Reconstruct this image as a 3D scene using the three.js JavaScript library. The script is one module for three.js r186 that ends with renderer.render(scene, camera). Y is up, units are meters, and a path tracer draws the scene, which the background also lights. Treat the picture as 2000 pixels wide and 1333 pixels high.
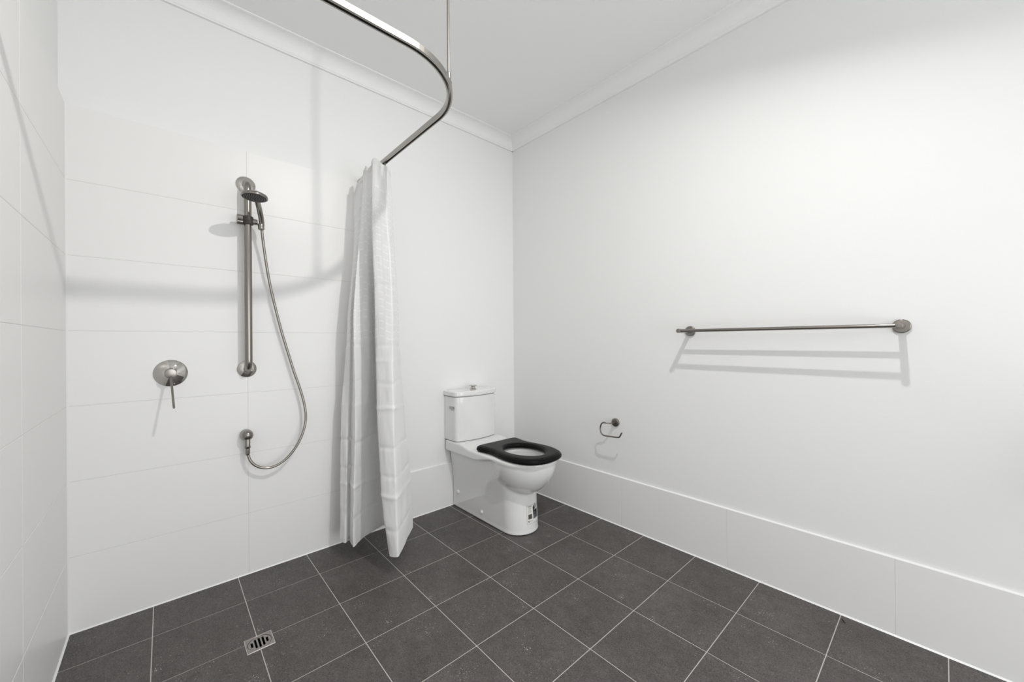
import * as THREE from 'three';
import { RectAreaLightUniformsLib } from 'three/addons/lights/RectAreaLightUniformsLib.js';
import { mergeGeometries } from 'three/addons/utils/BufferGeometryUtils.js';

// ---------------------------------------------------------------- camera, light, exposure
const scene = new THREE.Scene();
const camera = new THREE.PerspectiveCamera(2 * Math.atan(666.5 / 755.91) * 180 / Math.PI, 2000 / 1333, 0.02, 30);
camera.rotation.order = 'YXZ';
camera.position.set(-2.0661, 1.1344, 2.2820);
camera.rotation.set(0.0003, -0.73178, -0.0067);

const renderer = new THREE.WebGLRenderer({ antialias: true });
renderer.toneMapping = THREE.LinearToneMapping;
renderer.toneMappingExposure = 0.86;
renderer.shadowMap.enabled = true;
renderer.shadowMap.type = THREE.PCFSoftShadowMap;
RectAreaLightUniformsLib.init();

// a small flat LED gimbal light on the ceiling, tilted towards the shower (its shadows are all over the photograph)
const LAMP = new THREE.Vector3(-1.13, 2.660, 2.11), LS = 0.050;
const lampLight = new THREE.RectAreaLight(new THREE.Color(1.0, 0.985, 0.965), 3250, LS, LS);
lampLight.position.copy(LAMP);
const TILT = 20 * Math.PI / 180, AIM = new THREE.Vector3(-0.6 * Math.sin(TILT), -Math.cos(TILT), -0.8 * Math.sin(TILT));
lampLight.lookAt(LAMP.clone().add(AIM));
scene.add(lampLight);

// daylight through a wide low obscure-glass window in the wall behind the camera
const WIN = { x0: -2.20, x1: -0.10, y0: 0.05, y1: 1.90 };
const winLight = new THREE.RectAreaLight(new THREE.Color(0.975, 0.99, 1.0), 2.85, WIN.x1 - WIN.x0 - 0.1, WIN.y1 - WIN.y0 - 0.1);

// room, metres: x=0 right wall tiles, z=0 shower wall tiles, y=0 floor tiles
const XL = -2.351, ZF = 4.20, CEIL = 2.72, REC = 0.010, RECL = 0.018;
winLight.position.set((WIN.x0 + WIN.x1) / 2, (WIN.y0 + WIN.y1) / 2, ZF - 0.03);
winLight.lookAt(winLight.position.x, winLight.position.y, 0);
scene.add(winLight);

// ---------------------------------------------------------------- helpers
let seed = 12345;
const rnd = () => { seed = (seed * 1664525 + 1013904223) >>> 0; return seed / 4294967296; };
const lin = (r, g, b) => new THREE.Color().setRGB(r, g, b);
const std = (c, rough, metal = 0, extra = {}) => new THREE.MeshStandardMaterial({ color: c, roughness: rough, metalness: metal, ...extra });
const phy = (c, rough, metal = 0, extra = {}) => new THREE.MeshPhysicalMaterial({ color: c, roughness: rough, metalness: metal, ...extra });
function mesh(name, g, m, parent = scene) {
  const o = new THREE.Mesh(g, m); o.name = name; o.castShadow = o.receiveShadow = true; parent.add(o); return o;
}
function group(name, parent = scene) { const o = new THREE.Group(); o.name = name; parent.add(o); return o; }
function tag(o, label, category, grp) { o.userData.label = label; o.userData.category = category; if (grp) o.userData.group = grp; return o; }
function struct(o, label) { o.userData.kind = 'structure'; if (label) o.userData.label = label; return o; }
function flat(g) { return g.index ? g.toNonIndexed() : g; }
function merge(list) {
  const l = list.map((g) => { const f = flat(g); for (const k of Object.keys(f.attributes)) if (!['position', 'normal', 'uv'].includes(k)) f.deleteAttribute(k); if (!f.attributes.uv) f.setAttribute('uv', new THREE.BufferAttribute(new Float32Array(f.attributes.position.count * 2), 2)); return f; });
  return mergeGeometries(l);
}
function boxUV(g, ou = 0, ov = 0) {          // uv in metres, by the dominant direction of each normal
  const p = g.attributes.position, n = g.attributes.normal, uv = new Float32Array(p.count * 2);
  for (let i = 0; i < p.count; i++) {
    const a = Math.abs(n.getX(i)), b = Math.abs(n.getY(i)), c = Math.abs(n.getZ(i));
    const x = p.getX(i), y = p.getY(i), z = p.getZ(i);
    let u, v; if (b >= a && b >= c) { u = x; v = z; } else if (a >= c) { u = z; v = y; } else { u = x; v = y; }
    uv[2 * i] = u + ou; uv[2 * i + 1] = v + ov;
  }
  g.setAttribute('uv', new THREE.BufferAttribute(uv, 2)); return g;
}
function box(x0, x1, y0, y1, z0, z1) {
  const g = new THREE.BoxGeometry(x1 - x0, y1 - y0, z1 - z0); g.translate((x0 + x1) / 2, (y0 + y1) / 2, (z0 + z1) / 2); return boxUV(flat(g));
}
// a tile: rectangle a0..a1, b0..b1, face at height 0, thickness t below, chamfer c; local axes (a, n, b) = (x, y, z)
function slab(a0, a1, b0, b1, t, c) {
  const P = [], q = (A, B, C, D) => P.push(...A, ...B, ...C, ...A, ...C, ...D);
  const ring = (i, y) => [[a0 + i, y, b0 + i], [a1 - i, y, b0 + i], [a1 - i, y, b1 - i], [a0 + i, y, b1 - i]];
  const T = ring(c, 0), M = ring(0, -c), K = ring(0, -t);
  q(T[3], T[2], T[1], T[0]);
  for (let i = 0; i < 4; i++) { const j = (i + 1) % 4; q(T[i], T[j], M[j], M[i]); q(M[i], M[j], K[j], K[i]); }
  const g = new THREE.BufferGeometry(); g.setAttribute('position', new THREE.Float32BufferAttribute(P, 3)); g.computeVertexNormals(); return g;
}
const basis = (ax, n, b) => new THREE.Matrix4().makeBasis(new THREE.Vector3(...ax), new THREE.Vector3(...n), new THREE.Vector3(...b));
function tube(pts, r, seg = 8, closed = false, per = 6, tension) {
  const c = new THREE.CatmullRomCurve3(pts.map((p) => new THREE.Vector3(...p)), closed, tension === undefined ? 'centripetal' : 'catmullrom', tension);
  return new THREE.TubeGeometry(c, Math.max(8, pts.length * per), r, seg, closed);
}
function lathe(pts, seg = 40) { return new THREE.LatheGeometry(pts.map((p) => new THREE.Vector2(...p)), seg); }   // axis y
function cyl(r0, r1, h, seg = 32) { return new THREE.CylinderGeometry(r1, r0, h, seg); }
function bar(a, b, r, seg = 20) {            // cylinder from a to b
  const A = new THREE.Vector3(...a), B = new THREE.Vector3(...b), d = B.clone().sub(A), g = new THREE.CylinderGeometry(r, r, d.length(), seg);
  g.applyQuaternion(new THREE.Quaternion().setFromUnitVectors(new THREE.Vector3(0, 1, 0), d.clone().normalize())); g.translate(...A.add(B).multiplyScalar(0.5).toArray()); return g;
}
function along(g, dir, pos) {                // turns a +y geometry towards dir and moves it
  g.applyQuaternion(new THREE.Quaternion().setFromUnitVectors(new THREE.Vector3(0, 1, 0), new THREE.Vector3(...dir).normalize())); g.translate(...pos); return g;
}
// value noise, periodic
function noiseTable(n) { const a = new Float32Array(n * n); for (let i = 0; i < a.length; i++) a[i] = rnd(); return (x, y) => { x = ((x % n) + n) % n; y = ((y % n) + n) % n; const i = Math.floor(x), j = Math.floor(y), fx = x - i, fy = y - j, s = fx * fx * (3 - 2 * fx), t = fy * fy * (3 - 2 * fy), I = (i + 1) % n, J = (j + 1) % n; return (a[j * n + i] * (1 - s) + a[j * n + I] * s) * (1 - t) + (a[J * n + i] * (1 - s) + a[J * n + I] * s) * t; }; }
function dataTex(w, h, data, srgb) {
  const t = new THREE.DataTexture(data, w, h, THREE.RGBAFormat); t.magFilter = THREE.LinearFilter; t.minFilter = THREE.LinearMipmapLinearFilter; t.generateMipmaps = true;
  t.wrapS = t.wrapT = THREE.RepeatWrapping; if (srgb) t.colorSpace = THREE.SRGBColorSpace; t.needsUpdate = true; return t;
}

// ---------------------------------------------------------------- materials
// dark porcelain floor tile: mottled charcoal with pits, pale flecks and short streaks
function floorTextures() {
  const N = 2048, col = new Uint8Array(N * N * 4), bmp = new Uint8Array(N * N * 4), v = new Float32Array(N * N), hgt = new Float32Array(N * N);
  const n4 = noiseTable(8), n16 = noiseTable(32), n64 = noiseTable(128), n256 = noiseTable(512);
  for (let j = 0; j < N; j++) for (let i = 0; i < N; i++) {
    const x = i / N, y = j / N;
    const m = (n4(x * 8, y * 8) - 0.5) * 9 + (n16(x * 32, y * 32) - 0.5) * 9 + (n64(x * 128, y * 64) - 0.5) * 7;
    const g = (n256(x * 512, y * 512) - 0.5) * 34 + (rnd() - 0.5) * 22;
    v[j * N + i] = m + g; hgt[j * N + i] = 0.6 + g * 0.006;
  }
  const blot = (cx, cy, rx, ry, a, amt, dh) => {
    const R = Math.ceil(Math.max(rx, ry)) + 1, ca = Math.cos(a), sa = Math.sin(a);
    for (let dy = -R; dy <= R; dy++) for (let dx = -R; dx <= R; dx++) {
      const u = (dx * ca + dy * sa) / rx, w = (-dx * sa + dy * ca) / ry, d = u * u + w * w; if (d > 1) continue;
      const k = ((cy + dy + N) % N) * N + ((cx + dx + N) % N), f = 1 - d * d; v[k] += amt * f; hgt[k] += dh * f;
    }
  };
  for (let k = 0; k < 2600; k++) blot(Math.floor(rnd() * N), Math.floor(rnd() * N), 1.6 + rnd() * 3.2, 1.3 + rnd() * 2.0, rnd() * 3.1, -24 - rnd() * 34, -0.35);
  for (let c = 0; c < 90; c++) {             // flecks come in loose clusters
    const cx = rnd() * N, cy = rnd() * N, sp = 30 + rnd() * 130, n = 8 + rnd() * 26;
    for (let k = 0; k < n; k++) blot(Math.floor(cx + (rnd() + rnd() - 1) * sp + N) % N, Math.floor(cy + (rnd() + rnd() - 1) * sp + N) % N, 1.3 + rnd() * 2.6, 1.1 + rnd() * 1.5, rnd() * 3.1, 30 + rnd() * 100, 0.05);
  }
  for (let k = 0; k < 160; k++) blot(Math.floor(rnd() * N), Math.floor(rnd() * N), 5 + rnd() * 10, 1.2, 0.5 + (rnd() - 0.5) * 0.7, 16 + rnd() * 34, 0);
  for (let k = 0; k < N * N; k++) {
    const d = v[k], c = (b) => Math.max(10, Math.min(235, b + d));
    col[4 * k] = c(84); col[4 * k + 1] = c(79.5); col[4 * k + 2] = c(78); col[4 * k + 3] = 255;
    const h = Math.max(0, Math.min(255, hgt[k] * 255)); bmp[4 * k] = bmp[4 * k + 1] = bmp[4 * k + 2] = h; bmp[4 * k + 3] = 255;
  }
  const a = dataTex(N, N, col, true), b = dataTex(N, N, bmp, false); for (const t of [a, b]) t.repeat.set(1 / 1.2, 1 / 1.2); return [a, b];
}
const [floorCol, floorBump] = floorTextures();
function fineBump(N, coarse, fine) {
  const d = new Uint8Array(N * N * 4), a = noiseTable(64), b = noiseTable(128);
  for (let j = 0; j < N; j++) for (let i = 0; i < N; i++) { const h = 128 + (a(i / N * 64, j / N * 64) - 0.5) * coarse + (b(i / N * 128, j / N * 128) - 0.5) * fine; const k = 4 * (j * N + i); d[k] = d[k + 1] = d[k + 2] = h; d[k + 3] = 255; }
  return dataTex(N, N, d, false);
}
const paintBump = fineBump(512, 90, 120); paintBump.repeat.set(1 / 0.35, 1 / 0.35);
const M = {
  paint: std(lin(0.87, 0.87, 0.862), 0.62, 0, { bumpMap: paintBump, bumpScale: 0.00012 }),
  ceiling: std(lin(0.92, 0.92, 0.912), 0.85),
  cornice: std(lin(0.90, 0.90, 0.892), 0.7),
  wallTile: phy(lin(0.86, 0.855, 0.845), 0.38),
  wallGrout: std(lin(0.72, 0.715, 0.705), 0.9),
  sealant: phy(lin(0.88, 0.88, 0.87), 0.35),
  floorTile: std(lin(1, 1, 1), 0.52, 0, { map: floorCol, bumpMap: floorBump, bumpScale: 0.0005 }),
  floorGrout: std(lin(0.56, 0.54, 0.515), 0.92),
  ceramic: phy(lin(0.83, 0.83, 0.82), 0.10, 0, { clearcoat: 0.6, clearcoatRoughness: 0.04 }),
  seat: phy(lin(0.008, 0.008, 0.008), 0.30, 0, { specularIntensity: 0.15 }),
  nickel: std(lin(0.29, 0.27, 0.25), 0.22, 1),
  chrome: std(lin(0.56, 0.54, 0.515), 0.06, 1),
  railSteel: std(lin(0.40, 0.385, 0.36), 0.32, 1),
  slot: std(lin(0.012, 0.012, 0.012), 0.6),
  rubber: std(lin(0.012, 0.012, 0.012), 0.55),
  plasticWhite: std(lin(0.82, 0.82, 0.80), 0.4),
  plasticGrey: std(lin(0.22, 0.22, 0.21), 0.5),
  drain: std(lin(0.36, 0.335, 0.32), 0.38, 1),
  collar: std(lin(0.055, 0.047, 0.040), 0.45),
  plug: phy(lin(0.80, 0.80, 0.79), 0.3),
  water: phy(lin(0.95, 0.98, 0.98), 0.02, 0, { transmission: 1, thickness: 0.05, ior: 1.33 }),
};

// ---------------------------------------------------------------- floor: a grout bed with tiles laid on it
const floor = struct(group('floor'), 'dark charcoal square floor tiles with pale grout lines');
const XS = [XL, -2.106, -1.806, -1.506, -1.206, -0.906, -0.606, -0.306, 0];
const ZS = [0]; for (let k = 0; 0.2356 + 0.2935 * k < ZF; k++) ZS.push(0.2356 + 0.2935 * k); ZS.push(ZF);
const DR = { x: -1.803, z: 0.547, h: 0.0445 };
{
  const s = new THREE.Shape([[XL - 0.03, 0.03], [0.03, 0.03], [0.03, -ZF - 0.03], [XL - 0.03, -ZF - 0.03]].map((p) => new THREE.Vector2(...p)));
  const h = DR.h - 0.002; s.holes.push(new THREE.Path([[DR.x - h, -DR.z - h], [DR.x + h, -DR.z - h], [DR.x + h, -DR.z + h], [DR.x - h, -DR.z + h]].map((p) => new THREE.Vector2(...p))));
  const g = new THREE.ExtrudeGeometry(s, { depth: 0.1, bevelEnabled: false }); g.rotateX(-Math.PI / 2); g.translate(0, -0.1012, 0);
  mesh('grout_bed', g, M.floorGrout, floor);
  mesh('floor_slab', box(XL - 0.2, 0.2, -0.2, -0.102, -0.2, ZF + 0.2), M.floorGrout, floor);
}
{
  const J = 0.0016, TH = 0.009;
  for (let i = 0; i < XS.length - 1; i++) for (let k = 0; k < ZS.length - 1; k++) {
    const x0 = XS[i] + (i ? J : 0.001), x1 = XS[i + 1] - (i < XS.length - 2 ? J : 0.001), z0 = ZS[k] + (k ? J : 0.001), z1 = ZS[k + 1] - (k < ZS.length - 2 ? J : 0.001);
    if (z1 - z0 < 0.02) continue;
    const dx0 = DR.x - DR.h, dx1 = DR.x + DR.h, dz0 = DR.z - DR.h, dz1 = DR.z + DR.h;
    let g;
    if (x0 < dx1 && x1 > dx0 && z0 < dz1 && z1 > dz0) {      // a tile notched for the drain
      const ex = (x0 + x1) / 2 < DR.x ? dx0 : dx1, left = ex === dx0, ez = (z0 + z1) / 2 < DR.z ? dz0 : dz1, up = ez === dz0;
      const parts = [];
      if (left) parts.push(slab(x0, ex, z0, z1, TH, 0.0005)); else parts.push(slab(ex, x1, z0, z1, TH, 0.0005));
      const a = left ? ex : x0, b = left ? x1 : ex;
      if (up) parts.push(slab(a, b, z0, ez, TH, 0.0005)); else parts.push(slab(a, b, ez, z1, TH, 0.0005));
      g = merge(parts);
    } else g = slab(x0, x1, z0, z1, TH, 0.0008);
    boxUV(g, rnd() * 1.2, rnd() * 1.2);
    const t = mesh('floor_tile', g, M.floorTile, floor); t.position.y = (rnd() - 0.5) * 0.0003;
  }
}

// ---------------------------------------------------------------- walls
const RH = 0.2966, ROWS = 7, TOP = RH * ROWS, GJ = 0.0009;
const wallBack = struct(group('wall_back'), 'white painted wall with large pale shower tiles at its left');
const wallLeft = struct(group('wall_left'), 'pale tiled shower wall at the left edge');
const wallRight = struct(group('wall_right'), 'white painted wall with a tiled skirting');
const wallFront = struct(group('wall_front'), 'painted wall behind the camera');
mesh('plaster', box(XL - 0.2, 0.2, -0.1, CEIL + 0.1, -0.2, -REC), M.paint, wallBack);
mesh('plaster', box(XL - 0.2, XL - RECL, -0.1, CEIL + 0.1, -REC, ZF + 0.2), M.paint, wallLeft);
mesh('plaster', box(REC, 0.2, -0.1, CEIL + 0.1, -REC, ZF + 0.2), M.paint, wallRight);
mesh('plaster', merge([box(XL - 0.2, WIN.x0, -0.1, CEIL + 0.1, ZF, ZF + 0.2), box(WIN.x1, 0.2, -0.1, CEIL + 0.1, ZF, ZF + 0.2), box(WIN.x0, WIN.x1, -0.1, WIN.y0, ZF, ZF + 0.2), box(WIN.x0, WIN.x1, WIN.y1, CEIL + 0.1, ZF, ZF + 0.2)]), M.paint, wallFront);
const MB = basis([1, 0, 0], [0, 0, 1], [0, -1, 0]);                  // slab axes -> shower wall  (a = x, b = -y)
const ML = basis([0, 0, 1], [1, 0, 0], [0, 1, 0]).premultiply(new THREE.Matrix4().makeTranslation(XL, 0, 0));   // a = z, b = y
const MR = basis([0, 0, 1], [-1, 0, 0], [0, -1, 0]);                 // a = z, b = -y
function wallTile(parent, mat, a0, a1, y0, y1, flip, name = 'wall_tile') {
  const g = flip ? slab(a0 + GJ, a1 - GJ, -y1 + GJ, -y0 - GJ, 0.009, 0.0006) : slab(a0 + GJ, a1 - GJ, y0 + GJ, y1 - GJ, 0.009, 0.0006);
  g.applyMatrix4(mat); if (mat === ML) fixWinding(g); boxUV(g); return mesh(name, g, M.wallTile, parent);
}
function fixWinding(g) { g.computeVertexNormals(); }
const BX = [XL, -1.762, -1.166], LZ = [0, 0.634, 1.23];
for (let r = 0; r < ROWS; r++) {
  for (let c = 0; c < 2; c++) wallTile(wallBack, MB, BX[c], BX[c + 1], r * RH, (r + 1) * RH, true);
  for (let c = 0; c < 2; c++) wallTile(wallLeft, ML, LZ[c], LZ[c + 1], r * RH, (r + 1) * RH, false);
}
mesh('tile_grout', box(XL - 0.01, BX[2] - 0.001, -0.01, TOP - 0.002, -REC - 0.001, -0.0006), M.wallGrout, wallBack);
mesh('tile_grout', box(XL - RECL - 0.001, XL - 0.0006, -0.01, TOP - 0.002, 0, LZ[2] - 0.001), M.wallGrout, wallLeft);
const bbBack = struct(group('baseboard_back'), 'row of pale skirting tiles behind the toilet');
const bbRight = struct(group('baseboard_right'), 'row of pale skirting tiles along the right wall');
const bbLeft = struct(group('baseboard_left'), 'row of pale skirting tiles beside the camera');
const bbFront = struct(group('baseboard_front'), 'row of pale skirting tiles behind the camera');
for (const [a, b] of [[-1.166, -0.57], [-0.57, 0]]) wallTile(bbBack, MB, a, b, 0, RH, true, 'skirting_tile');
const RZ = [0, 0.38, 0.9655, 1.5625, 2.155, 2.751, 3.347, 3.943, ZF];
for (let k = 0; k < RZ.length - 1; k++) wallTile(bbRight, MR, RZ[k], RZ[k + 1], 0, RH, true, 'skirting_tile');
for (const [a, b] of [[1.23, 1.826], [1.826, 2.422], [2.422, 3.018], [3.018, 3.614], [3.614, ZF]]) wallTile(bbLeft, ML, a, b, 0, RH, false, 'skirting_tile');
const MF = basis([1, 0, 0], [0, 0, -1], [0, 1, 0]).premultiply(new THREE.Matrix4().makeTranslation(0, 0, ZF - 0.012));
for (const [a, b] of [[XL, WIN.x0], [WIN.x1, 0]]) wallTile(bbFront, MF, a, b, 0, RH, false, 'skirting_tile');
mesh('tile_grout', box(BX[2], 0.012, -0.01, RH - 0.001, -REC - 0.001, -0.0006), M.wallGrout, bbBack);
mesh('tile_grout', box(0.0006, REC + 0.001, -0.01, RH - 0.001, 0, ZF), M.wallGrout, bbRight);
mesh('tile_grout', box(XL - RECL - 0.001, XL - 0.0006, -0.01, RH - 0.001, LZ[2], ZF), M.wallGrout, bbLeft);
mesh('tile_grout', merge([box(XL, WIN.x0, -0.01, RH - 0.001, ZF - 0.0114, ZF), box(WIN.x1, 0, -0.01, RH - 0.001, ZF - 0.0114, ZF)]), M.wallGrout, bbFront);
// beads of white sealant: prism profile (o, up) swept along an axis
function bead(prof, len, place) {
  const s = new THREE.Shape(prof.map((p) => new THREE.Vector2(...p))); const g = new THREE.ExtrudeGeometry(s, { depth: len, bevelEnabled: false }); g.applyMatrix4(place); return g;
}
const tri = (w, h) => [[-0.002, -0.002], [w, -0.0005], [w * 0.45, h * 0.45], [-0.0005, h], [-0.002, h]];
// right wall: outward = -x, runs +z
const bR = (y, off, w, h) => { const g = bead(tri(w, h), ZF, new THREE.Matrix4()); g.scale(-1, 1, 1); g.translate(-off, y, 0); return rewind(g); };
const bB = (x0, x1, y, off, w, h) => { const g = bead(tri(w, h), x1 - x0, new THREE.Matrix4()); g.rotateY(-Math.PI / 2); g.translate(x1, y, off); return g; };   // z = outward, runs -x
const bL = (z0, z1, y, off, w, h) => { const g = bead(tri(w, h), z1 - z0, new THREE.Matrix4()); g.translate(XL + off, y, z0); return g; };
function rewind(g) { const f = flat(g), p = f.attributes.position; for (let i = 0; i < p.count; i += 3) for (const k of ['position', 'uv']) { const a = f.attributes[k], n = a.itemSize; for (let c = 0; c < n; c++) { const q = a.array[(i + 1) * n + c]; a.array[(i + 1) * n + c] = a.array[(i + 2) * n + c]; a.array[(i + 2) * n + c] = q; } } f.computeVertexNormals(); return f; }
mesh('floor_sealant', bR(0, 0, 0.006, 0.006), M.sealant, bbRight);
mesh('top_sealant', bR(RH - 0.001, -REC, REC - 0.0015, 0.004), M.sealant, bbRight);
mesh('floor_sealant', bB(BX[2], 0, 0, 0, 0.005, 0.005), M.sealant, bbBack);
mesh('top_sealant', bB(BX[2], 0, RH - 0.001, -REC, REC - 0.0015, 0.004), M.sealant, bbBack);
mesh('floor_sealant', bB(XL, BX[2], 0, 0, 0.005, 0.005), M.sealant, wallBack);
mesh('floor_sealant', bL(0, LZ[2], 0, 0, 0.006, 0.006), M.sealant, wallLeft);
mesh('floor_sealant', bL(LZ[2], ZF, 0, 0, 0.006, 0.006), M.sealant, bbLeft);
{
  const s = new THREE.Shape([[-0.001, 0.001], [0.005, 0.0005], [0.0022, -0.0022], [-0.0005, -0.005]].map((p) => new THREE.Vector2(...p)));
  const g = new THREE.ExtrudeGeometry(s, { depth: TOP, bevelEnabled: false }); g.rotateX(-Math.PI / 2); g.translate(XL, 0, 0); mesh('corner_sealant', g, M.sealant, wallBack);
}

// ceiling and coved cornice
struct(mesh('ceiling', box(XL - 0.2, 0.2, CEIL, CEIL + 0.1, -0.2, ZF + 0.2), M.ceiling), 'flat white ceiling');
function cornice(len) {                       // profile: x out from the wall, y down from the ceiling; a small step, the cove, a small step
  const pts = [[0, 0], [0.082, 0], [0.082, -0.005], [0.074, -0.007]];
  for (let k = 0; k <= 10; k++) { const a = k / 10 * Math.PI / 2; pts.push([0.074 - 0.058 * Math.sin(a), -0.007 - 0.058 * (1 - Math.cos(a))]); }
  pts.push([0.012, -0.070], [0.012, -0.076], [0, -0.076]);
  const g = new THREE.ExtrudeGeometry(new THREE.Shape(pts.map((p) => new THREE.Vector2(...p))), { depth: len, bevelEnabled: false }); return g;
}
{
  const L = ZF + 0.1, W = -XL + 0.1;
  let g = cornice(W); g.rotateY(-Math.PI / 2); g.translate(0.05, CEIL, -REC); struct(mesh('trim_1', g, M.cornice), 'white cove cornice above the shower wall');
  g = cornice(L); g.rotateY(Math.PI); g.translate(REC, CEIL, L - 0.05); struct(mesh('trim_2', g, M.cornice), 'white cove cornice above the right wall');
  g = cornice(L); g.translate(XL - RECL, CEIL, -0.05); struct(mesh('trim_3', rewind(rewind(g)), M.cornice), 'white cove cornice above the left wall');
  g = cornice(W); g.rotateY(Math.PI / 2); g.translate(XL - 0.05, CEIL, ZF); struct(mesh('trim_4', g, M.cornice), 'white cove cornice behind the camera');
}
// window behind the camera
{
  const w = struct(group('window_1'), 'wide low obscure glass window behind the camera');
  const f = 0.05, z0 = ZF + 0.01, z1 = ZF + 0.06;
  mesh('window_frame', merge([box(WIN.x0, WIN.x1, WIN.y0, WIN.y0 + f, z0, z1), box(WIN.x0, WIN.x1, WIN.y1 - f, WIN.y1, z0, z1), box(WIN.x0, WIN.x0 + f, WIN.y0 + f, WIN.y1 - f, z0, z1), box(WIN.x1 - f, WIN.x1, WIN.y0 + f, WIN.y1 - f, z0, z1)]), M.plasticWhite, w);
  mesh('pane', box(WIN.x0 + f, WIN.x1 - f, WIN.y0 + f, WIN.y1 - f, ZF + 0.03, ZF + 0.036), std(lin(0.7, 0.7, 0.7), 0.6, 0, { emissive: lin(0.9, 0.95, 1.0), emissiveIntensity: 0.8 }), w);
  mesh('outer_reveal', box(WIN.x0, WIN.x1, WIN.y0, WIN.y1, ZF + 0.1, ZF + 0.12), M.plasticWhite, w);
}
// ceiling downlight
{
  const t = group('ceiling_spotlight'); tag(t, 'small round LED ceiling light in a grey gimbal ring tilted towards the shower', 'ceiling light');
  const dir = AIM.toArray(), P = LAMP.toArray();
  mesh('ceiling_ring', along(lathe([[0, 0.010], [0.048, 0.010], [0.058, 0.006], [0.060, 0], [0, 0]], 40), [0, -1, 0], [LAMP.x, CEIL, LAMP.z]), M.plasticWhite, t);
  mesh('gimbal_ring', along(lathe([[0.043, -0.004], [0.043, 0.004], [0.047, 0.005], [0.050, 0.002], [0.050, -0.022], [0.040, -0.034], [0, -0.036]], 40), dir, P), M.plasticGrey, t);
  mesh('diffuser', along(lathe([[0, -0.0025], [0.043, -0.0025], [0.043, -0.008], [0, -0.008]], 40), dir, P), std(lin(0.9, 0.9, 0.9), 0.5, 0, { emissive: lin(1, 0.985, 0.96), emissiveIntensity: 12 }), t);
}

// ---------------------------------------------------------------- iso-surface mesher (surface nets) for the ceramics
function surfaceNets(f, lo, hi, cell) {
  const n = [0, 1, 2].map((k) => Math.ceil((hi[k] - lo[k]) / cell) + 1), [nx, ny, nz] = n, val = new Float32Array(nx * ny * nz), id = (i, j, k) => i + nx * (j + ny * k);
  for (let k = 0; k < nz; k++) for (let j = 0; j < ny; j++) for (let i = 0; i < nx; i++) val[id(i, j, k)] = f(lo[0] + i * cell, lo[1] + j * cell, lo[2] + k * cell);
  const vert = new Int32Array(nx * ny * nz).fill(-1), P = [], idx = [];
  const C = [[0, 0, 0], [1, 0, 0], [0, 1, 0], [1, 1, 0], [0, 0, 1], [1, 0, 1], [0, 1, 1], [1, 1, 1]], E = [[0, 1], [2, 3], [4, 5], [6, 7], [0, 2], [1, 3], [4, 6], [5, 7], [0, 4], [1, 5], [2, 6], [3, 7]];
  for (let k = 0; k < nz - 1; k++) for (let j = 0; j < ny - 1; j++) for (let i = 0; i < nx - 1; i++) {
    const v = C.map(([a, b, c]) => val[id(i + a, j + b, k + c)]); let m = 0; for (let q = 0; q < 8; q++) if (v[q] < 0) m++; if (m === 0 || m === 8) continue;
    let s = [0, 0, 0], c = 0;
    for (const [a, b] of E) if ((v[a] < 0) !== (v[b] < 0)) { const t = v[a] / (v[a] - v[b]); for (let d = 0; d < 3; d++) s[d] += C[a][d] + t * (C[b][d] - C[a][d]); c++; }
    let p = [lo[0] + (i + s[0] / c) * cell, lo[1] + (j + s[1] / c) * cell, lo[2] + (k + s[2] / c) * cell];
    vert[id(i, j, k)] = P.length / 3; P.push(...p);
  }
  const quad = (a, b, c, d, flip) => { if (a < 0 || b < 0 || c < 0 || d < 0) return; if (flip) idx.push(a, c, b, a, d, c); else idx.push(a, b, c, a, c, d); };
  for (let k = 1; k < nz - 1; k++) for (let j = 1; j < ny - 1; j++) for (let i = 1; i < nx - 1; i++) {
    const a = val[id(i, j, k)] < 0;
    if (a !== val[id(i + 1, j, k)] < 0) quad(vert[id(i, j - 1, k - 1)], vert[id(i, j, k - 1)], vert[id(i, j, k)], vert[id(i, j - 1, k)], !a);
    if (a !== val[id(i, j + 1, k)] < 0) quad(vert[id(i - 1, j, k - 1)], vert[id(i - 1, j, k)], vert[id(i, j, k)], vert[id(i, j, k - 1)], !a);
    if (a !== val[id(i, j, k + 1)] < 0) quad(vert[id(i - 1, j - 1, k)], vert[id(i, j - 1, k)], vert[id(i, j, k)], vert[id(i - 1, j, k)], !a);
  }
  const N = [], e = cell * 0.5;
  for (let q = 0; q < P.length; q += 3) {
    const [x, y, z] = [P[q], P[q + 1], P[q + 2]]; let g = [f(x + e, y, z) - f(x - e, y, z), f(x, y + e, z) - f(x, y - e, z), f(x, y, z + e) - f(x, y, z - e)]; const l = Math.hypot(...g) || 1; N.push(g[0] / l, g[1] / l, g[2] / l);
  }
  const g = new THREE.BufferGeometry(); g.setAttribute('position', new THREE.Float32BufferAttribute(P, 3)); g.setAttribute('normal', new THREE.Float32BufferAttribute(N, 3)); g.setIndex(idx); return g;
}
const smin = (a, b, k) => { const h = Math.max(k - Math.abs(a - b), 0) / k; return Math.min(a, b) - h * h * k * 0.25; };
const smax = (a, b, k) => -smin(-a, -b, k);
const mix = (a, b, t) => a + (b - a) * t, sst = (a, b, x) => { const t = Math.min(1, Math.max(0, (x - a) / (b - a))); return t * t * (3 - 2 * t); };
const dShape = (X, Z, w, z0, zc, zf) => { const b = zf - zc; if (Z <= zc) return Math.max(Math.abs(X) - w, z0 - Z); const q = Math.hypot(X / w, (Z - zc) / b); return (q - 1) * Math.min(w, b) * (q > 1 ? 1 : 1); };
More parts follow.
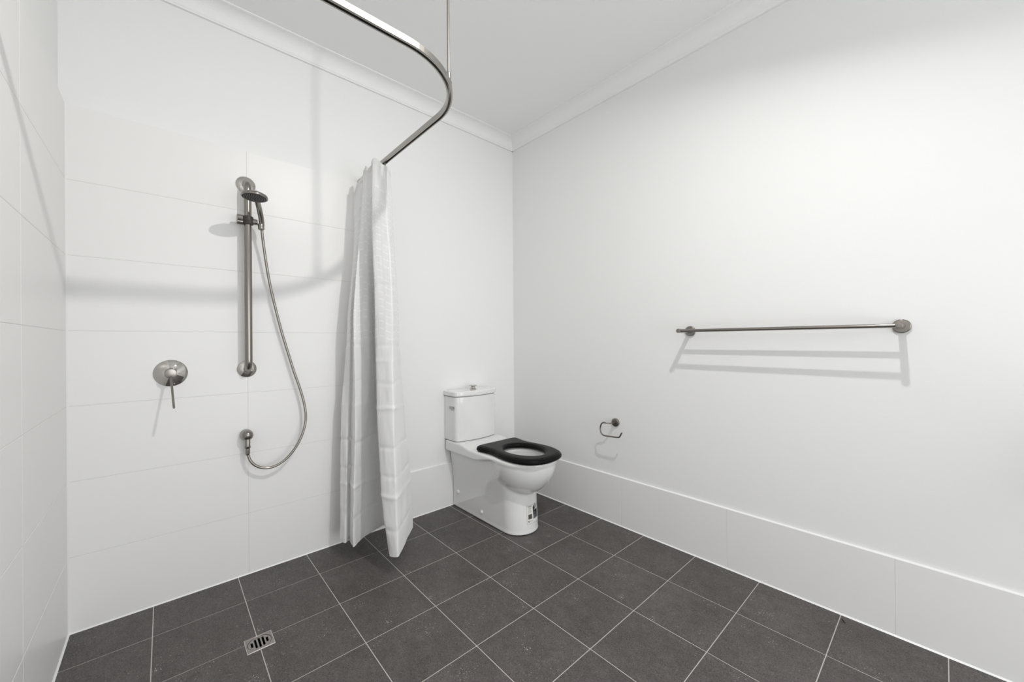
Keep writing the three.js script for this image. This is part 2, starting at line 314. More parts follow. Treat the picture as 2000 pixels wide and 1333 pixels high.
const extr = (d2, y, y0, y1, r) => { const a = d2 + r, b = Math.abs(y - (y0 + y1) / 2) - (y1 - y0) / 2 + r; return Math.hypot(Math.max(a, 0), Math.max(b, 0)) + Math.min(Math.max(a, b), 0) - r; };
const ell = (x, y, z, a, b, c) => { const k0 = Math.hypot(x / a, y / b, z / c), k1 = Math.hypot(x / (a * a), y / (b * b), z / (c * c)); return k1 < 1e-9 ? -Math.min(a, b, c) : k0 * (k0 - 1) / k1; };

// ---------------------------------------------------------------- toilet
const TC = -0.460;                            // centre line
const toilet = group('toilet'); toilet.position.set(TC, 0, 0);
tag(toilet, 'white close-coupled ceramic toilet with a thick black seat in the corner', 'toilet');
function skirtSDF(X, Y, Z) {
  const w = 0.119 + 0.022 * sst(0.18, 0.40, Y) + 0.002 * (1 - sst(0, 0.03, Y)), zf = 0.660 + 0.003 * (1 - sst(0, 0.03, Y)) - 0.012 * sst(0.02, 0.22, Y);
  return extr(dShape(X, Z, w, 0.003, zf - 0.115, zf), Y, 0.001, 0.43, 0.008);
}
function panSDF(X, Y, Z) {
  const skirt = skirtSDF(X, Y, Z);
  // rim deck, deeper at the back where the cistern sits
  const y0 = 0.392 + 0.034 * sst(0.30, 0.52, Z), y1 = mix(0.466, 0.450, sst(0.17, 0.30, Z));
  const deck = extr(dShape(X, Z, 0.180, 0.003, 0.60, 0.800), Y, y0, y1, 0.014);
  let bowl = ell(X, Y - 0.450, Z - 0.585, 0.1815, 0.224, Z > 0.585 ? 0.2165 : 0.185); bowl = Math.max(bowl, Y - 0.444);
  let d = smin(smin(deck, skirt, 0.018), bowl, 0.014);
  const cav = Math.max(ell(X, Y - 0.47, Z - 0.60, 0.122, 0.20, 0.160), 0.30 - Y);
  d = smax(d, -cav, 0.02);
  return d;
}
mesh('pan', surfaceNets(panSDF, [-0.20, -0.012, -0.012], [0.20, 0.485, 0.82], 0.0062), M.ceramic, toilet);
{ const g = new THREE.CylinderGeometry(0.06, 0.05, 0.02, 32); g.scale(1, 1, 1.35); g.translate(0, 0.322, 0.60); mesh('water', g, M.water, toilet); }
// seat: outline as a polygon, hole as an ellipse
const seatHalf = [[0, 0.322], [0.09, 0.320], [0.145, 0.324], [0.166, 0.340], [0.170, 0.368], [0.163, 0.405], [0.157, 0.445], [0.160, 0.500], [0.171, 0.565], [0.176, 0.625], [0.170, 0.690], [0.148, 0.755], [0.108, 0.798], [0.055, 0.818], [0, 0.823]];
const seatPoly = new THREE.CatmullRomCurve3([...seatHalf, ...seatHalf.slice(1, -1).reverse().map(([x, z]) => [-x, z])].map(([x, z]) => new THREE.Vector3(x, 0, z)), true).getPoints(90).slice(0, -1);
function polyDist(X, Z) {
  let d = 1e9, ins = false; const n = seatPoly.length;
  for (let i = 0, j = n - 1; i < n; j = i++) {
    const a = seatPoly[i], b = seatPoly[j], ex = b.x - a.x, ez = b.z - a.z, wx = X - a.x, wz = Z - a.z, t = Math.max(0, Math.min(1, (wx * ex + wz * ez) / (ex * ex + ez * ez)));
    d = Math.min(d, Math.hypot(wx - ex * t, wz - ez * t)); if ((a.z > Z) !== (b.z > Z) && X < ex * (Z - a.z) / ez + a.x) ins = !ins;
  }
  return ins ? -d : d;
}
const holeD = (X, Z) => { const b = Z < 0.585 ? 0.125 : 0.150, q = Math.hypot(X / 0.104, (Z - 0.585) / b); return (q - 1) * 0.104; };
{
  const cell = 0.0055, lo = [-0.195, 0.438, 0.30], hi = [0.195, 0.502, 0.845], nx = Math.ceil((hi[0] - lo[0]) / cell) + 2, cache = new Map();
  const d2 = (X, Z) => { const key = Math.round((X + 1) * 20000) * 65536 + Math.round((Z + 1) * 20000); let v = cache.get(key); if (v === undefined) { v = polyDist(X, Z); cache.set(key, v); } return v; };
  const seatSDF = (X, Y, Z) => {
    const o = d2(X, Z), h = holeD(X, Z), top = 0.486 - 0.006 * sst(-0.03, 0, o), bot = 0.4515;
    const a = extr(o, Y, bot, top, 0.0145), b = -h;
    return smax(a, b + 0.000, 0.024);
  };
  mesh('seat', surfaceNets(seatSDF, lo, hi, cell), M.seat, toilet).userData.label = 'thick black seat';
  for (const s of [-1, 1]) mesh('seat_hinge', along(lathe([[0, 0], [0.017, 0], [0.017, 0.012], [0.012, 0.018], [0, 0.018]].reverse(), 24), [0, 1, 0], [s * 0.075, 0.449, 0.305]), M.seat, toilet);
}
// cistern
function cisternShape(hw, front, bow, r) {
  const s = new THREE.Shape(); s.moveTo(-hw, 0); s.lineTo(-hw, -(front - r)); s.quadraticCurveTo(-hw, -front, -hw + r, -front - 0.002);
  for (let k = 1; k < 16; k++) { const t = k / 16 * 2 - 1, x = t * (hw - r); s.lineTo(x, -(front + 0.002 + bow * (1 - t * t))); }
  s.lineTo(hw - r, -front - 0.002); s.quadraticCurveTo(hw, -front, hw, -(front - r)); s.lineTo(hw, 0); s.lineTo(-hw, 0); return s;
}
function prismUp(shape, y0, y1, bev, seg = 3) {
  const g = new THREE.ExtrudeGeometry(shape, { depth: y1 - y0 - 2 * bev, bevelEnabled: bev > 0, bevelSize: bev, bevelThickness: bev, bevelOffset: -bev, bevelSegments: seg, curveSegments: 10 }); g.rotateX(-Math.PI / 2); g.translate(0, y0 + bev, 0); return g;
}
{
  const cs = cisternShape(0.171, 0.142, 0.022, 0.030);
  const body = prismUp(cs, 0.4685, 0.762, 0.004); body.translate(-0.006, 0, -0.008); mesh('cistern', body, M.ceramic, toilet);
  const gap = prismUp(cisternShape(0.166, 0.137, 0.022, 0.028), 0.760, 0.769, 0); gap.translate(-0.006, 0, -0.007); mesh('cistern_gasket', gap, M.plasticGrey, toilet);
  const gap2 = prismUp(cisternShape(0.166, 0.137, 0.022, 0.028), 0.464, 0.470, 0); gap2.translate(-0.006, 0, -0.005); mesh('cistern_gasket', gap2, M.plasticGrey, toilet);
  const lid = prismUp(cisternShape(0.178, 0.149, 0.022, 0.034), 0.7655, 0.800, 0.009, 4); lid.translate(-0.006, 0, -0.009); mesh('cistern_lid', lid, M.ceramic, toilet);
  const b = lathe([[0, 0], [0.023, 0], [0.023, 0.004], [0.016, 0.008], [0.013, 0.014], [0.016, 0.020], [0.027, 0.023], [0.027, 0.027], [0.022, 0.029], [0, 0.029]].reverse(), 32); b.translate(0.005, 0.800, 0.075); mesh('flush_button', b, M.chrome, toilet).userData.label = 'chrome flush button';
  for (const [y, z, r, name] of [[0.108, 0.067, 0.016, 'fixing_cap'], [0.056, 0.33, 0.011, 'fixing_cap']]) {
    let x = -0.2; while (skirtSDF(x, y, z) > 0.0002) x += 0.0005;
    mesh(name, along(lathe([[0, 0.010], [r * 0.7, 0.0085], [r, 0.004], [r, -0.003], [0, -0.003]], 24), [-1, 0, 0], [x, y, z]), M.plug, toilet);
  }
}
// printed marks
function canvasTex(w, h, draw) { const c = document.createElement('canvas'); c.width = w; c.height = h; draw(c.getContext('2d'), w, h); const t = new THREE.CanvasTexture(c); t.colorSpace = THREE.SRGBColorSpace; t.anisotropy = 8; return t; }
{
  // energy / water rating sticker low on the front of the pan
  const tex = canvasTex(512, 512, (x, w, h) => {
    x.fillStyle = '#e9e8e4'; x.fillRect(0, 0, w, h);
    x.strokeStyle = '#8d8c88'; x.lineWidth = 6; x.strokeRect(3, 3, w - 6, h - 6);
    x.fillStyle = '#6b6a66'; x.fillRect(45, 28, 160, 16);
    x.fillStyle = '#a09f9b'; for (let k = 0; k < 7; k++) x.fillRect(50 + (k % 3) * 8, 64 + k * 22, 150 - (k * 37) % 60, 9);
    x.fillStyle = '#56534c'; x.fillRect(52, 250, 150, 130);
    x.strokeStyle = '#2c2a26'; x.lineWidth = 16; x.beginPath(); x.moveTo(40, 420); x.lineTo(68, 462); x.lineTo(100, 418); x.stroke();
    x.fillStyle = '#9a9995'; x.fillRect(125, 440, 90, 12);
    x.fillStyle = '#11151b'; x.beginPath(); x.moveTo(258, 90); x.quadraticCurveTo(300, 10, 440, 20); x.lineTo(440, 110); x.lineTo(258, 190); x.fill();
    x.fillStyle = '#e9e8e4'; x.font = 'bold 120px sans-serif'; x.fillText('P', 335, 120);
    x.fillStyle = '#14181f'; x.fillRect(258, 170, 240, 120);
    x.fillStyle = '#4a525c'; x.fillRect(258, 290, 240, 120);
    x.fillStyle = '#8b9299'; x.font = 'bold 60px sans-serif'; x.fillText('ATL', 290, 270); x.fillStyle = '#767d85'; for (let k = 0; k < 4; k++) x.fillRect(280, 310 + k * 22, 180 - (k % 2) * 50, 8);
  });
  const NU = 16, NV = 12, P = [], U = [], I = [];
  const march = (px, py, pz, dx, dz) => { for (let s = 0; s < 900; s++) { if (skirtSDF(px, py, pz) < 0.0001) break; px += dx * 0.0004; pz += dz * 0.0004; } return [px - dx * 0.0006, py, pz - dz * 0.0006]; };
  for (let j = 0; j <= NV; j++) for (let i = 0; i <= NU; i++) {
    const a = mix(-0.32, 0.60, i / NU), y = mix(0.060, 0.165, j / NV), c = [0, 0.55];
    const dx = Math.sin(a), dz = Math.cos(a); P.push(...march(c[0] + dx * 0.2, y, c[1] + dz * 0.2, -dx, -dz)); U.push(i / NU, j / NV);
  }
  for (let j = 0; j < NV; j++) for (let i = 0; i < NU; i++) { const a = j * (NU + 1) + i; I.push(a, a + 1, a + NU + 2, a, a + NU + 2, a + NU + 1); }
  const g = new THREE.BufferGeometry(); g.setAttribute('position', new THREE.Float32BufferAttribute(P, 3)); g.setAttribute('uv', new THREE.Float32BufferAttribute(U, 2)); g.setIndex(I); g.computeVertexNormals();
  mesh('rating_sticker', g, std(lin(1, 1, 1), 0.45, 0, { map: tex }), toilet).userData.label = 'white and navy rating sticker';
  // small dark maker's mark on the side of the cistern
  const mk = canvasTex(256, 128, (x, w, h) => { x.fillStyle = '#d9d8d5'; x.fillRect(0, 0, w, h); x.fillStyle = '#1b1a19'; x.font = 'bold 104px sans-serif'; x.fillText('ICCCOK', 2, 80, 252); x.font = 'bold 44px sans-serif'; x.fillText('r', 6, 124); x.fillText('Bow m', 92, 124, 160); });
  const q = new THREE.PlaneGeometry(0.060, 0.026); q.rotateY(-Math.PI / 2); q.translate(-0.1774, 0.686, 0.084);
  mesh('printed_mark', q, std(lin(1, 1, 1), 0.35, 0, { map: mk }), toilet).userData.label = 'small dark printed mark';
}

// ---------------------------------------------------------------- towel rail, double bars
{
  const y = 1.181, t = group('towel_rail'); t.position.set(REC, y, 1.783); tag(t, 'long double-bar metal towel rail on the right wall', 'towel rail');
  const rel = (x, yy, z) => [x - REC, yy - y, z - 1.783];
  for (const z of [1.388, 2.178]) {
    const r = lathe([[0, 0.0115], [0.023, 0.0115], [0.0262, 0.009], [0.0262, 0], [0, 0]], 40);
    mesh('rose', along(r, [-1, 0, 0], rel(REC, y, z)), M.nickel, t);
    const p = lathe([[0, 0.147], [0.009, 0.147], [0.0105, 0.1455], [0.0105, 0.010], [0, 0.010]], 28);
    mesh('post', along(p, [-1, 0, 0], rel(REC, y, z)), M.nickel, t);
  }
  for (const x of [-0.069, -0.120]) mesh('bar', bar(rel(x, y, 1.388), rel(x, y, 2.178), 0.0072), M.nickel, t);
}
// toilet roll holder
{
  const t = group('toilet_roll_holder'); t.position.set(REC, 0.627, 0.927); tag(t, 'small open-ended wire toilet roll holder on a round rose beside the toilet', 'roll holder');
  mesh('rose', along(lathe([[0, 0.012], [0.022, 0.012], [0.0255, 0.009], [0.0255, 0], [0, 0]], 40), [-1, 0, 0], [0, 0, 0]), M.nickel, t);
  const W = (x, y, z) => [x - REC, y - 0.627, z - 0.927];
  const pts = [W(0.004, 0.627, 0.927), W(-0.04, 0.628, 0.927), W(-0.062, 0.630, 0.924), W(-0.073, 0.633, 0.912), W(-0.073, 0.634, 0.898), W(-0.073, 0.626, 0.882), W(-0.073, 0.608, 0.873), W(-0.073, 0.586, 0.872), W(-0.073, 0.566, 0.878), W(-0.073, 0.557, 0.890), W(-0.073, 0.555, 0.905), W(-0.073, 0.557, 0.95), W(-0.073, 0.560, 0.990), W(-0.073, 0.563, 1.003), W(-0.073, 0.572, 1.010), W(-0.073, 0.590, 1.020)];
  const g = tube(pts, 0.0047, 12, false, 8);
  mesh('wire_arm', merge([g, (() => { const s = new THREE.SphereGeometry(0.0047, 12, 8); s.translate(...pts[pts.length - 1]); return s; })()]), M.nickel, t);
  mesh('post', along(cyl(0.0075, 0.0075, 0.03, 20), [-1, 0, 0], [-0.022, 0, 0]), M.nickel, t);
}

// ---------------------------------------------------------------- shower: grab rail with slider, hand shower, hose, outlet, mixer
const GX = -1.766, GZ = 0.060;
{
  const t = group('shower_grab_rail'); t.position.set(GX, 0, 0); tag(t, 'vertical brushed metal shower grab rail with round end roses', 'grab rail');
  const R = 0.040, y0 = 1.007, y1 = 1.909, pts = [[0, y0, -0.002], [0, y0, GZ - R]];
  for (let k = 1; k <= 6; k++) { const a = k / 6 * Math.PI / 2; pts.push([0, y0 + R * (1 - Math.cos(a)), GZ - R + R * Math.sin(a)]); }
  for (let k = 1; k < 8; k++) pts.push([0, mix(y0 + R, y1 - R, k / 8), GZ]);
  for (let k = 0; k <= 6; k++) { const a = k / 6 * Math.PI / 2; pts.push([0, y1 - R + R * Math.sin(a), GZ - R * (1 - Math.cos(a))]); }
  pts.push([0, y1, -0.002]);
  mesh('rail', tube(pts, 0.0158, 24, false, 5), M.nickel, t);
  for (const y of [y0, y1]) mesh('rose', along(lathe([[0.0150, 0.013], [0.024, 0.012], [0.033, 0.008], [0.0395, 0.0035], [0.041, 0.0015], [0.041, 0], [0.0150, 0]], 44), [0, 0, 1], [0, y, 0]), M.chrome, t);
  // slider: dark collar, ribbed knob, cradle arm
  const s = mesh('slider', along(lathe([[0.0158, -0.019], [0.0215, -0.019], [0.0225, -0.016], [0.0225, 0.016], [0.0215, 0.019], [0.0158, 0.019]], 32), [0, 1, 0], [0, 1.720, GZ]), M.collar, t);
  const kn = []; const K = new THREE.Shape(); for (let k = 0; k < 48; k++) { const a = k / 48 * Math.PI * 2, r = 0.0195 + (k % 2 ? 0.0012 : 0); k ? K.lineTo(r * Math.cos(a), r * Math.sin(a)) : K.moveTo(r, 0); }
  const kg = new THREE.ExtrudeGeometry(K, { depth: 0.020, bevelEnabled: true, bevelSize: 0.002, bevelThickness: 0.002, bevelSegments: 2 }); kg.rotateY(-Math.PI / 2); kg.translate(-0.022, 1.720, GZ); mesh('clamp_knob', kg, M.nickel, s);
  mesh('cradle_arm', along(lathe([[0.010, 0], [0.0140, 0.004], [0.0140, 0.018], [0.012, 0.021], [0, 0.021]].map(([r, y]) => [r, y]).reverse(), 24), [1, -0.02, 0.25], [0.018, 1.718, GZ + 0.002]), M.nickel, s);
}
const HB = [-1.712, 1.700, 0.078], HH = [-1.752, 1.792, 0.200], HC = [-1.765, 1.790, 0.243];       // handle foot, handle top, centre of the head
{
  const t = group('hand_shower'); tag(t, 'round hand shower with dark spray face held in the rail slider', 'shower head');
  const h = tube([HB, [-1.716, 1.728, 0.092], [-1.727, 1.762, 0.120], [-1.742, 1.786, 0.165], HH], 0.0115, 16, false, 8);
  mesh('handle', merge([h, along(lathe([[0, 0.03], [0.0135, 0.03], [0.0135, 0.004], [0.010, 0], [0, 0]], 24), [-0.1, 0.8, 0.25], [HB[0] - 0.001, HB[1] - 0.018, HB[2] - 0.005])]), M.nickel, t);
  const ax = [0.05, 1, -0.06];
  const hd = lathe([[0, 0.020], [0.016, 0.018], [0.036, 0.008], [0.049, 0.001], [0.0515, -0.004], [0.0515, -0.010], [0.049, -0.012], [0.046, -0.012]], 48);
  mesh('head', along(hd, ax, HC), M.nickel, t);
  const fc = mesh('spray_face', along(lathe([[0.0465, -0.0105], [0.0465, -0.0125], [0.044, -0.0135], [0, -0.0135]], 48), ax, HC), M.rubber, t);
  const noz = []; for (let r = 1; r <= 4; r++) for (let k = 0; k < r * 7; k++) { const a = k / (r * 7) * Math.PI * 2 + r; const g = cyl(0.0011, 0.0016, 0.002, 6); g.translate(Math.cos(a) * r * 0.0098, -0.0145, Math.sin(a) * r * 0.0098); noz.push(g); }
  const ng = mesh('nozzles', along(merge(noz), ax, HC), M.plasticGrey, fc); ng.userData.kind = 'stuff';
}
{
  const pts = [[HB[0] + 0.001, HB[1] - 0.015, HB[2] - 0.004], [-1.709, 1.660, 0.070], [-1.703, 1.62, 0.060], [-1.690, 1.53, 0.048], [-1.672, 1.42, 0.040], [-1.650, 1.313, 0.036], [-1.622, 1.19, 0.034], [-1.592, 1.075, 0.034], [-1.565, 0.975, 0.036], [-1.540, 0.89, 0.040], [-1.521, 0.80, 0.046], [-1.518, 0.735, 0.052], [-1.533, 0.665, 0.056], [-1.565, 0.600, 0.058], [-1.608, 0.549, 0.058], [-1.650, 0.523, 0.057], [-1.690, 0.517, 0.056], [-1.728, 0.530, 0.053], [-1.756, 0.558, 0.050], [-1.769, 0.595, 0.046], [-1.7705, 0.62, 0.045]];
  const t = group('shower_hose'); tag(t, 'slim metal hose hanging in a long loop beside the grab rail', 'hose');
  mesh('hose', tube(pts, 0.0062, 12, false, 10), M.nickel, t);
  mesh('hose_nut', along(lathe([[0, 0.016], [0.0085, 0.016], [0.0095, 0.013], [0.0095, -0.010], [0.0075, -0.018], [0, -0.018]], 20), [0, 1, 0], [-1.7705, 0.612, 0.045]), M.nickel, t);
}
{
  const t = group('shower_outlet'); t.position.set(-1.7705, 0.687, 0); tag(t, 'domed metal wall elbow feeding the shower hose', 'wall elbow');
  mesh('dome', along(lathe([[0, 0.060], [0.008, 0.059], [0.016, 0.055], [0.0225, 0.047], [0.0255, 0.036], [0.0258, 0.020], [0.0255, 0], [0, 0]], 40), [0, 0, 1], [0, 0, 0]), M.nickel, t);
  mesh('outlet_spout', along(lathe([[0, 0], [0.0105, 0], [0.0105, 0.036], [0.012, 0.037], [0.012, 0.047], [0, 0.047]].reverse(), 24), [0, -1, 0], [0, -0.012, 0.045]), M.nickel, t);
}
{
  const t = group('shower_mixer'); t.position.set(-2.046, 1.003, 0); tag(t, 'round chrome shower mixer plate with thin pin lever', 'mixer tap');
  mesh('plate', along(lathe([[0, 0.0215], [0.012, 0.0208], [0.024, 0.0185], [0.036, 0.0145], [0.047, 0.0095], [0.055, 0.0045], [0.0580, 0.0025], [0.0585, 0.001], [0.0585, 0], [0, 0]], 64), [0, 0, 1], [0, 0, 0]), M.chrome, t);
  mesh('handle_body', along(lathe([[0, 0.060], [0.019, 0.060], [0.021, 0.058], [0.021, 0.012], [0, 0.012]], 36), [0, -0.06, 1], [0, 0.004, 0]), M.nickel, t);
  mesh('lever', merge([bar([0, -0.010, 0.054], [0.008, -0.136, 0.143], 0.0042, 14), (() => { const s = new THREE.SphereGeometry(0.0042, 12, 8); s.translate(0.008, -0.136, 0.143); return s; })()]), M.nickel, t);
}

// ---------------------------------------------------------------- curtain rail (track) and its drop rod
const RY = 2.064, RX = -1.208, RZL = 1.166, RR = 0.29;      // underside height, leg, straight, bend radius
{
  const t = group('curtain_rail'); tag(t, 'curved metal shower curtain track hung from the ceiling', 'curtain rail');
  const path = [];                             // centre line in (x, z) with outward normal
  path.push([XL + 0.001, RZL, 0, 1]); for (let k = 1; k < 4; k++) path.push([mix(XL, RX - RR, k / 4), RZL, 0, 1]);
  for (let k = 0; k <= 24; k++) { const a = Math.PI / 2 * (1 - k / 24); path.push([RX - RR + RR * Math.cos(a), RZL - RR + RR * Math.sin(a), Math.cos(a), Math.sin(a)]); }
  for (let k = 1; k <= 4; k++) path.push([RX, mix(RZL - RR, 0.001 - REC * 0, k / 4), 1, 0]);
  const sweep = (prof) => {
    const P = [], q = (A, B, C, D) => P.push(...A, ...B, ...C, ...A, ...C, ...D), ring = path.map(([x, z, nx, nz]) => prof.map(([o, y]) => [x + nx * o, y, z + nz * o]));
    for (let i = 0; i < ring.length - 1; i++) for (let j = 0; j < prof.length; j++) { const k = (j + 1) % prof.length; q(ring[i][j], ring[i][k], ring[i + 1][k], ring[i + 1][j]); }
    const g = new THREE.BufferGeometry(); g.setAttribute('position', new THREE.Float32BufferAttribute(P, 3)); g.computeVertexNormals(); return g;
  };
  const w = 0.0105, h = 0.022, s = 0.0045, e = 0.0015, y = RY, tk = 0.0018;
  const prof = [[-s, y], [-w + e, y], [-w, y + e], [-w, y + h - e], [-w + e, y + h], [w - e, y + h], [w, y + h - e], [w, y + e], [w - e, y], [s, y], [s, y + tk], [w - tk, y + tk], [w - tk, y + h - tk], [-w + tk, y + h - tk], [-w + tk, y + tk], [-s, y + tk]];
  mesh('track', sweep(prof), M.railSteel, t);
  mesh('wall_flange', along(lathe([[0, 0.006], [0.024, 0.006], [0.026, 0.004], [0.026, 0], [0, 0]], 32), [1, 0, 0], [XL + 0.0005, RY + 0.011, RZL]), M.railSteel, t);
  mesh('wall_flange', along(lathe([[0, 0.006], [0.013, 0.006], [0.014, 0.004], [0.014, 0], [0, 0]], 32), [0, 0, 1], [RX, RY + 0.011, 0.0005]), M.railSteel, t);
  const ra = 0.74, dx = RX - RR + RR * Math.cos(ra), dz = RZL - RR + RR * Math.sin(ra);
  mesh('drop_rod', bar([dx, RY + h + 0.03, dz], [dx, CEIL, dz], 0.0052, 16), M.railSteel, t);
  mesh('rod_socket', along(lathe([[0, 0.040], [0.0065, 0.040], [0.0085, 0.036], [0.0085, 0.008], [0.012, 0.004], [0.012, 0], [0, 0]], 24), [0, 1, 0], [dx, RY + h - 0.0005, dz]), M.railSteel, t);
  mesh('ceiling_flange', along(lathe([[0, 0.006], [0.018, 0.006], [0.020, 0.004], [0.020, 0], [0, 0]], 24), [0, -1, 0], [dx, CEIL, dz]), M.railSteel, t);
}

// ---------------------------------------------------------------- shower curtain, drawn back in folds
{
  const t = group('shower_curtain'); tag(t, 'white woven shower curtain drawn back in folds beside the shower', 'curtain');
  const LV = [[2.060, [[-1.252, 0.022], [-1.247, 0.095], [-1.238, 0.130], [-1.251, 0.165], [-1.254, 0.215], [-1.236, 0.240], [-1.263, 0.315], [-1.221, 0.375], [-1.157, 0.310], [-1.19, 0.255]]],
    [1.90, [[-1.256, 0.035], [-1.252, 0.100], [-1.225, 0.120], [-1.265, 0.180], [-1.252, 0.210], [-1.215, 0.220], [-1.272, 0.330], [-1.228, 0.400], [-1.155, 0.320], [-1.18, 0.25]]],
    [1.65, [[-1.267, 0.060], [-1.274, 0.110], [-1.250, 0.120], [-1.296, 0.200], [-1.245, 0.210], [-1.205, 0.195], [-1.284, 0.360], [-1.226, 0.430], [-1.145, 0.320], [-1.16, 0.24]]],
    [1.32, [[-1.307, 0.080], [-1.311, 0.130], [-1.287, 0.115], [-1.327, 0.220], [-1.242, 0.210], [-1.186, 0.165], [-1.281, 0.380], [-1.222, 0.460], [-1.123, 0.320], [-1.13, 0.23]]],
    [1.11, [[-1.323, 0.090], [-1.321, 0.140], [-1.299, 0.125], [-1.332, 0.230], [-1.236, 0.200], [-1.180, 0.150], [-1.281, 0.390], [-1.228, 0.470], [-1.116, 0.320], [-1.11, 0.22]]],
    [0.69, [[-1.360, 0.110], [-1.342, 0.160], [-1.316, 0.135], [-1.336, 0.250], [-1.250, 0.200], [-1.165, 0.140], [-1.282, 0.410], [-1.238, 0.500], [-1.086, 0.320], [-1.07, 0.21]]],
    [0.28, [[-1.371, 0.130], [-1.359, 0.180], [-1.329, 0.145], [-1.350, 0.260], [-1.270, 0.200], [-1.140, 0.140], [-1.280, 0.460], [-1.240, 0.530], [-1.047, 0.320], [-1.04, 0.20]]],
    [0.09, [[-1.382, 0.150], [-1.366, 0.190], [-1.335, 0.155], [-1.352, 0.262], [-1.274, 0.200], [-1.128, 0.140], [-1.266, 0.500], [-1.245, 0.550], [-1.050, 0.330], [-1.04, 0.20]]]];
  const NS = 260, NT = 300;
  // rounded folds: corner-cut polyline resampled by arc length fraction of the middle level (so columns stay threads)
  const cut = (p) => { const o = [p[0]]; for (let i = 0; i < p.length - 1; i++) { const [a, b] = [p[i], p[i + 1]]; o.push([mix(a[0], b[0], 0.06), mix(a[1], b[1], 0.06)], [mix(a[0], b[0], 0.94), mix(a[1], b[1], 0.94)]); } o.push(p[p.length - 1]); return o; };
  const chaikin = (p) => { const o = [p[0]]; for (let i = 0; i < p.length - 1; i++) { const [a, b] = [p[i], p[i + 1]]; o.push([mix(a[0], b[0], 0.25), mix(a[1], b[1], 0.25)], [mix(a[0], b[0], 0.75), mix(a[1], b[1], 0.75)]); } o.push(p[p.length - 1]); return o; };
  const rows = LV.map(([y, p]) => chaikin(chaikin(cut(p))));
  const ref = rows[4]; const acc = [0]; for (let i = 1; i < ref.length; i++) acc.push(acc[i - 1] + Math.hypot(ref[i][0] - ref[i - 1][0], ref[i][1] - ref[i - 1][1]));
  const at = (row, s) => { const L = s * acc[acc.length - 1]; let i = 1; while (i < acc.length - 1 && acc[i] < L) i++; const f = (L - acc[i - 1]) / (acc[i] - acc[i - 1]); return [mix(row[i - 1][0], row[i][0], f), mix(row[i - 1][1], row[i][1], f)]; };
  const ys = LV.map((l) => l[0]);
  const cr = (a, b, c, d, t) => 0.5 * (2 * b + (c - a) * t + (2 * a - 5 * b + 4 * c - d) * t * t + (3 * b - a - 3 * c + d) * t * t * t);
  const xz = (s, y) => {
    let k = 0; while (k < ys.length - 2 && y < ys[k + 1]) k++; const f = (ys[k] - y) / (ys[k] - ys[k + 1]);
    const q = [-1, 0, 1, 2].map((o) => at(rows[Math.max(0, Math.min(rows.length - 1, k + o))], s)); return [cr(q[0][0], q[1][0], q[2][0], q[3][0], f), cr(q[0][1], q[1][1], q[2][1], q[3][1], f)];
  };
  const wob = noiseTable(64), wob2 = noiseTable(64);
  const hemY = (s) => { const pts = [[0, 0.083], [0.18, 0.083], [0.33, 0.092], [0.42, 0.092], [0.55, 0.094], [0.70, 0.109], [0.80, 0.119], [0.92, 0.113], [1, 0.10]]; let i = 1; while (i < pts.length - 1 && s > pts[i][0]) i++; return mix(pts[i - 1][1], pts[i][1], (s - pts[i - 1][0]) / (pts[i][0] - pts[i - 1][0])); };
  const HK = [0.02, 0.14, 0.25, 0.38, 0.50, 0.63, 0.80, 0.98];              // hooks along the heading
  const topY = (s) => { let d = 1; for (const h of HK) d = Math.min(d, Math.abs(s - h)); return 2.086 - 0.036 * sst(0.63, 0.71, s) - mix(0.020, 0.008, sst(0.5, 0.6, s)) * Math.min(1, (d / 0.07) ** 1.5) - 0.085 * sst(0.09, 0, s); };
  const creases = [[1.115, 1], [1.045, -0.6], [0.93, 0.7], [0.80, -1], [0.615, 1], [0.475, 0.9], [0.38, -1.1], [1.42, 0.5], [1.68, 0.4], [0.23, 0.8]];
  const pos = (s, tt, off = 0) => {
    const y = mix(topY(s), hemY(s), tt); let [x, z] = xz(s, Math.max(0.09, y)); const e = 0.004, [xa, za] = xz(Math.max(0, s - e), Math.max(0.09, y)), [xb, zb] = xz(Math.min(1, s + e), Math.max(0.09, y));
    let nx = (zb - za), nz = -(xb - xa); const l = Math.hypot(nx, nz) || 1; nx /= l; nz /= l;
    let d = (wob(s * 26, y * 7) - 0.5) * 0.005 + (wob2(s * 60, y * 22) - 0.5) * 0.0018;
    for (const [cy, a] of creases) { const u = (y - cy - (wob(s * 9 + cy * 31, cy * 17) - 0.5) * 0.02) / 0.010; d += a * 0.0040 * Math.exp(-u * u) * (0.25 + 0.9 * wob2(s * 13 + cy * 7, cy * 50)); }
    d += off; return [x + nx * d, y, z + nz * d];
  };
  const LEN = acc[acc.length - 1];
  const sheet = (t0, t1, nt, off) => {
    const P = [], U = [], I = [];
    for (let j = 0; j <= nt; j++) for (let i = 0; i <= NS; i++) { const s = i / NS, tt = mix(t0, t1, j / nt); P.push(...pos(s, tt, off)); U.push(s * LEN, (1 - tt) * 1.95); }
    for (let j = 0; j < nt; j++) for (let i = 0; i < NS; i++) { const a = j * (NS + 1) + i, b = a + NS + 1; I.push(a, b, a + 1, a + 1, b, b + 1); }
    const g = new THREE.BufferGeometry(); g.setAttribute('position', new THREE.Float32BufferAttribute(P, 3)); g.setAttribute('uv', new THREE.Float32BufferAttribute(U, 2)); g.setIndex(I); g.computeVertexNormals(); return g;
  };
  // woven pattern: stacks of ladder-like dashes, denser in the upper half
  const W = 512, H = 2048, col = new Uint8Array(W * H * 4), bm = new Uint8Array(W * H * 4);
  const grain = new Float32Array(W * H); for (let k = 0; k < W * H; k++) grain[k] = rnd();
